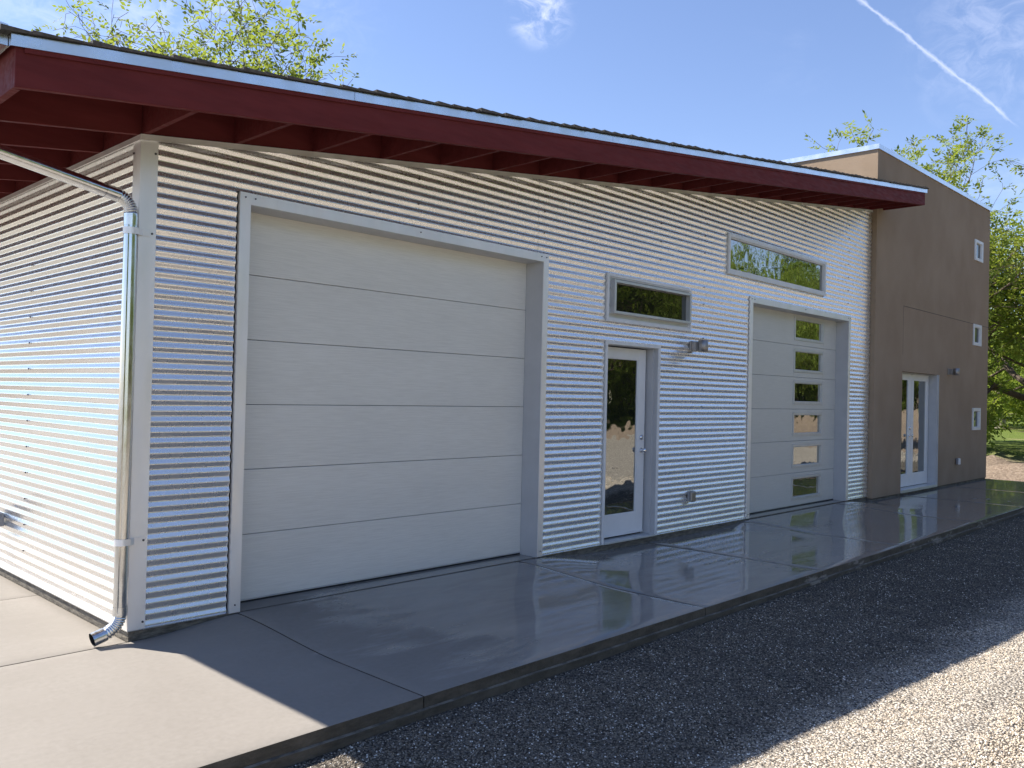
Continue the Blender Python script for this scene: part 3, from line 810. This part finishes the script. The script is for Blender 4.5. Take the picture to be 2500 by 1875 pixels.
# french door
q = MB(); dy = .070
q.box(b - .052, b - .001, sy + .004, dy + .06, -.0345, zt - .001); q.box(a + .001, a + .03, dy - .02, dy + .06, -.0345, zt - .001); q.box(a + .031, b - .053, dy - .02, dy + .06, zt - .020, zt - .001)
q.box(b - .001, b + .022, sy - .012, sy + .003, -.03, zt - .002)
FDO = q.build('french_door', 'grey_jamb', ST)
mx = 14.515
leaf(FDO, 13.607, mx - .006, .030, 2.130, dy, .150, .225, .105); leaf(FDO, mx + .006, 15.47, .030, 2.130, dy, .125, .225, .105)
for u, v in ((13.607 + .15, mx - .156), (mx + .131, 15.345)): boxpart('glass_pane', 'glass', FDO, u, v, dy + .018, dy + .024, .254, 2.026)
boxpart('backing', 'dark_gap', FDO, a + .031, b - .053, dy + .046, dy + .06, .0, zt - .021)
boxpart('threshold', 'anodised', FDO, a + .001, b - .053, sy - .03, dy + .04, -.034, .018, bevel=.003)
knobset(FDO, mx - .075, .975, dy); deadbolt(FDO, mx - .075, 1.118, dy)
for i, (xa, xb, za, zb) in enumerate(WIN):
    q = MB(); frame_bars(q, xa, xb, za, zb, .085, .085, .062, .062, sy - .022, sy + .03)
    frame_bars(q, xa + .0855, xb - .0855, za + .0625, zb - .0625, .03, .03, .012, .012, sy - .004, sy + .05)
    wn_ = q.build('window', 'white_trim', ST, bevel=.003)
    boxpart('window_pane', 'glass_dark', wn_, xa + .11, xb - .11, sy + .02, sy + .026, za + .07, zb - .07)
wall_lamp(ST, 16.17, sy, 2.236)
outlet(ST, 16.74, sy - .02, .415, 'grey_plastic', 'white_trim')

# ------------------------------------------------------------------ trees
def tree_geo(seed, H, trunk_h, spread, n_main, twigs, leaf_per, leaf_len, up=.55, trunk_r=.22):
    r = np.random.default_rng(seed)
    WV, WF, tips = [], [], []
    def tube(pts, rads, seg):
        o = len(WV); pts = [np.array(p) for p in pts]
        for i, p in enumerate(pts):
            t = pts[min(i + 1, len(pts) - 1)] - pts[max(i - 1, 0)]; t = t / (np.linalg.norm(t) + 1e-9)
            a = np.cross(t, (0.31, .17, .94)); a /= (np.linalg.norm(a) + 1e-9); b = np.cross(t, a)
            for k in range(seg):
                an = 2 * math.pi * k / seg; WV.append(p + (a * math.cos(an) + b * math.sin(an)) * rads[i])
        for i in range(len(pts) - 1):
            for k in range(seg):
                WF.append((o + i * seg + k, o + i * seg + (k + 1) % seg, o + (i + 1) * seg + (k + 1) % seg, o + (i + 1) * seg + k))
    def grow(p, d, L, rad, lev):
        n = (6, 6, 5, 4, 3)[lev]; pts = [p]; rads = [rad]; dirs = [d]
        for i in range(n):
            d = d + r.normal(0, (.05, .16, .22, .28, .3)[lev], 3); d[2] += (.0, up * .16, up * .10, up * .05, -.04)[lev]
            d /= np.linalg.norm(d); p = p + d * L / n; pts.append(p); dirs.append(d)
            rads.append(max(.006, rad * (1 - (.35, .62, .68, .7, .6)[lev] * (i + 1) / n)))
        tube(pts, rads, (9, 7, 5, 4, 3)[lev])
        if lev == 4: tips.append((pts, dirs)); return
        nc = (n_main, 6, 6, twigs)[lev]
        for c in range(nc):
            t = (.72 + .28 * c / max(1, nc - 1)) if lev == 0 else (.28 + .72 * (c + r.uniform(0, .9)) / nc)
            t = min(t, .999); i = int(t * n); f = t * n - i
            q = pts[i] * (1 - f) + pts[i + 1] * f; dd = dirs[i + 1]
            az = c * 2.4 + r.uniform(-.5, .5)
            a = np.cross(dd, (.2, .1, .97)); a /= (np.linalg.norm(a) + 1e-9); b = np.cross(dd, a)
            ang = (.62, .75, .8, .9)[lev] * r.uniform(.7, 1.25) * (spread if lev == 0 else 1)
            nd = dd * math.cos(ang) + (a * math.cos(az) + b * math.sin(az)) * math.sin(ang)
            ll = (H - trunk_h) * (.62, .36, .21, .115)[lev] * r.uniform(.75, 1.2) * (1.0 if lev == 0 else (1.15 - .5 * t))
            grow(q, nd, ll, max(.006, rads[i] * (.55, .55, .5, .5)[lev]), lev + 1)
        if lev == 3: tips.append((pts, dirs))
    grow(np.zeros(3), np.array((r.normal(0, .03), r.normal(0, .03), 1.0)), trunk_h * 1.25, trunk_r, 0)
    # leaves: pinnate sprays of small pointed leaflets
    base, axis_, nrm = [], [], []
    for pts, dirs in tips:
        for s in range(leaf_per):
            t = r.uniform(.25, 1) * (len(pts) - 1); i = min(int(t), len(pts) - 2); f = t - i
            p = pts[i] * (1 - f) + pts[i + 1] * f
            ra = dirs[i] * .5 + r.normal(0, .6, 3); ra[2] -= .15; ra /= np.linalg.norm(ra)
            sd_ = np.cross(ra, r.normal(0, 1, 3) * .5 + np.array((0, 0, 1.0))); sd_ /= (np.linalg.norm(sd_) + 1e-9); nn = np.cross(sd_, ra)
            L = leaf_len * 2.4
            for m in range(3):
                q = p + ra * L * (.3 + .28 * m)
                for sg in (-1, 1):
                    ax = sd_ * sg * .85 + ra * .5 + r.normal(0, .22, 3); base.append(q); axis_.append(ax); nrm.append(nn + r.normal(0, .35, 3))
            base.append(p + ra * L); axis_.append(ra + r.normal(0, .15, 3)); nrm.append(nn + r.normal(0, .3, 3))
    B = np.array(base); A = np.array(axis_); A /= np.linalg.norm(A, axis=1)[:, None]
    Nn = np.array(nrm); S = np.cross(A, Nn); S /= (np.linalg.norm(S, axis=1)[:, None] + 1e-9); U = np.cross(S, A)
    ln = leaf_len * r.uniform(.7, 1.3, len(B))[:, None]
    v0 = B; v1 = B + A * ln * .45 + S * ln * .24 + U * ln * .07; v2 = B + A * ln; v3 = B + A * ln * .45 - S * ln * .24 + U * ln * .07
    LV = np.stack([v0, v1, v2, v3], 1).reshape(-1, 3); k = np.arange(len(B)) * 4
    LF = np.concatenate([np.stack([k, k + 1, k + 2], 1), np.stack([k, k + 2, k + 3], 1)])
    return np.array(WV), WF, LV, LF
def tree_meshes(key, leafmat, barkmat='bark', **kw):
    WV, WF, LV, LF = tree_geo(**kw)
    a = bpy.data.meshes.new(key + '_wood'); a.from_pydata(WV.tolist(), [], WF); a.materials.append(M[barkmat])
    a.polygons.foreach_set('use_smooth', [True] * len(a.polygons))
    b = bpy.data.meshes.new(key + '_leaves')
    b.vertices.add(len(LV)); b.vertices.foreach_set('co', LV.ravel())
    b.loops.add(len(LF) * 3); b.loops.foreach_set('vertex_index', LF.ravel().astype(np.int32))
    b.polygons.add(len(LF)); b.polygons.foreach_set('loop_start', np.arange(len(LF), dtype=np.int32) * 3)
    b.materials.append(M[leafmat]); b.update(calc_edges=True)
    return a, b
TM = {
    'open': tree_meshes('open', 'leaf_spring', seed=3, H=12.2, trunk_h=2.4, spread=.50, n_main=6, twigs=4, leaf_per=3, leaf_len=.14, up=.8, trunk_r=.24),
    'open2': tree_meshes('open2', 'leaf_spring', seed=8, H=12.0, trunk_h=2.6, spread=.7, n_main=5, twigs=4, leaf_per=2, leaf_len=.125, up=.9, trunk_r=.22),
    'mid': tree_meshes('mid', 'leaf_spring', seed=12, H=12.0, trunk_h=2.4, spread=.85, n_main=5, twigs=3, leaf_per=5, leaf_len=.14, up=.6, trunk_r=.26),
    'full': tree_meshes('full', 'leaf_full', seed=21, H=10.5, trunk_h=2.0, spread=1.35, n_main=7, twigs=5, leaf_per=5, leaf_len=.145, up=.15, trunk_r=.30),
    'low': tree_meshes('low', 'leaf_full', seed=47, H=10.0, trunk_h=1.5, spread=1.6, n_main=8, twigs=5, leaf_per=6, leaf_len=.15, up=-.05, trunk_r=.28),
    'full2': tree_meshes('full2', 'leaf_full', seed=34, H=10.0, trunk_h=2.1, spread=1.2, n_main=7, twigs=5, leaf_per=5, leaf_len=.145, up=.3, trunk_r=.28),
}
def tree(kind, x, y, label, rot=0.0, sc=1.0, group='walnut trees of the orchard', white=False, z=None):
    t = thing('walnut_tree', label, 'tree', (x, y, gz(x, y) - .05 if z is None else z), group)
    t.rotation_euler = (0, 0, rot); t.scale = (sc, sc, sc)
    for nm, me in zip(('trunk', 'crown'), TM[kind]):
        o = bpy.data.objects.new(nm, me); COL.objects.link(o); o.parent = t
    if white:
        q = MB(); rr = TM[kind][0]
        q.tube([(0, 0, .0), (0, 0, .35), (.0, 0, .9), (0, 0, 1.5)], [.40, .345, .315, .30], 14, smooth=True); o = q.build('painted_trunk', 'white_bark', t); o.matrix_parent_inverse = Matrix()
    return t
tree('open', 7.7, 15.6, 'tall open walnut tree with yellow-green leaves above the left roof edge', .4, 1.06)
tree('open2', 6.3, 18.6, 'narrow sparse walnut treetop left of the bigger one above the roof', 2.0, 1.10)
tree('mid', 29.5, 4.5, 'airy walnut treetop rising behind the parapet of the stucco building', .9, 1.04)
tree('open', 24.6, 14.2, 'walnut tree of which a small sprig shows over the middle of the roof', 3.3, .9)
tree('low', 35.5, 2.5, 'leafy low-branching walnut tree right of the stucco wall at the frame edge', 1.1, 1.22)
tree('low', 57.5, 9.1, 'walnut tree with white painted trunk standing on the far grass', 2.2, 1.0, white=True)
for i, (x, y) in enumerate(((70, 3), (72, 16), (88, 9), (90, -4), (88, 24))):
    tree(('full', 'full2')[i % 2], x, y, 'distant walnut tree in the orchard rows beyond the white-trunked one', i * 1.3, 1.0)
i = 0
for y, xa, xb, st, sc in ((-25.5, 8, 118, 7.0, 1.3), (-34, 12, 125, 8.0, 1.4), (-44, 10, 130, 9, 1.5)):
    x = xa
    while x < xb:
        tree(('full2', 'full')[(i * 3 // 2) % 2], x + 1.4 * vnoise(x, y, .7, 2), y + 1.5 * vnoise(x, y, .9, 4), 'walnut tree across the drive, seen only mirrored in the window panes', i * 2.1, sc * (.92 + .06 * (i % 4)))
        x += st; i += 1
# the dense growth that closes the view at the far edge of the orchard
def hedgerow(name, x0, y0, x1, y1, label):
    r = np.random.default_rng(5); n = 16000; L = math.hypot(x1 - x0, y1 - y0)
    t = r.uniform(0, 1, n); hgt = np.array([5.5 + 4.0 * vnoise(v * L, 3, .16, 6) + 2 * vnoise(v * L, 5, .6, 2) for v in t])
    P = np.stack([x0 + (x1 - x0) * t + r.normal(0, 1.2, n), y0 + (y1 - y0) * t + r.normal(0, 1.2, n), r.uniform(0, 1, n) ** .8 * hgt], 1)
    a = r.normal(0, 1, (n, 3)); a /= np.linalg.norm(a, axis=1)[:, None]; b = np.cross(a, r.normal(0, 1, (n, 3))); b /= np.linalg.norm(b, axis=1)[:, None]
    s_ = r.uniform(.25, .6, n)[:, None]
    V = np.stack([P - a * s_, P + b * s_ * .55, P + a * s_, P - b * s_ * .55], 1).reshape(-1, 3); k = np.arange(n) * 4
    me = bpy.data.meshes.new(name); me.from_pydata(V.tolist(), [], np.stack([k, k + 1, k + 2, k + 3], 1).tolist()); me.materials.append(M['leaf_full'])
    o = bpy.data.objects.new(name, me); COL.objects.link(o); tag(o, label, 'thicket', kind='stuff')
hedgerow('thicket', 5, -54, 135, -54, 'dense green thicket closing the far side of the orchard across the drive')
hedgerow('thicket', 104, -40, 104, 60, 'dense green thicket at the far end of the orchard behind the trees')
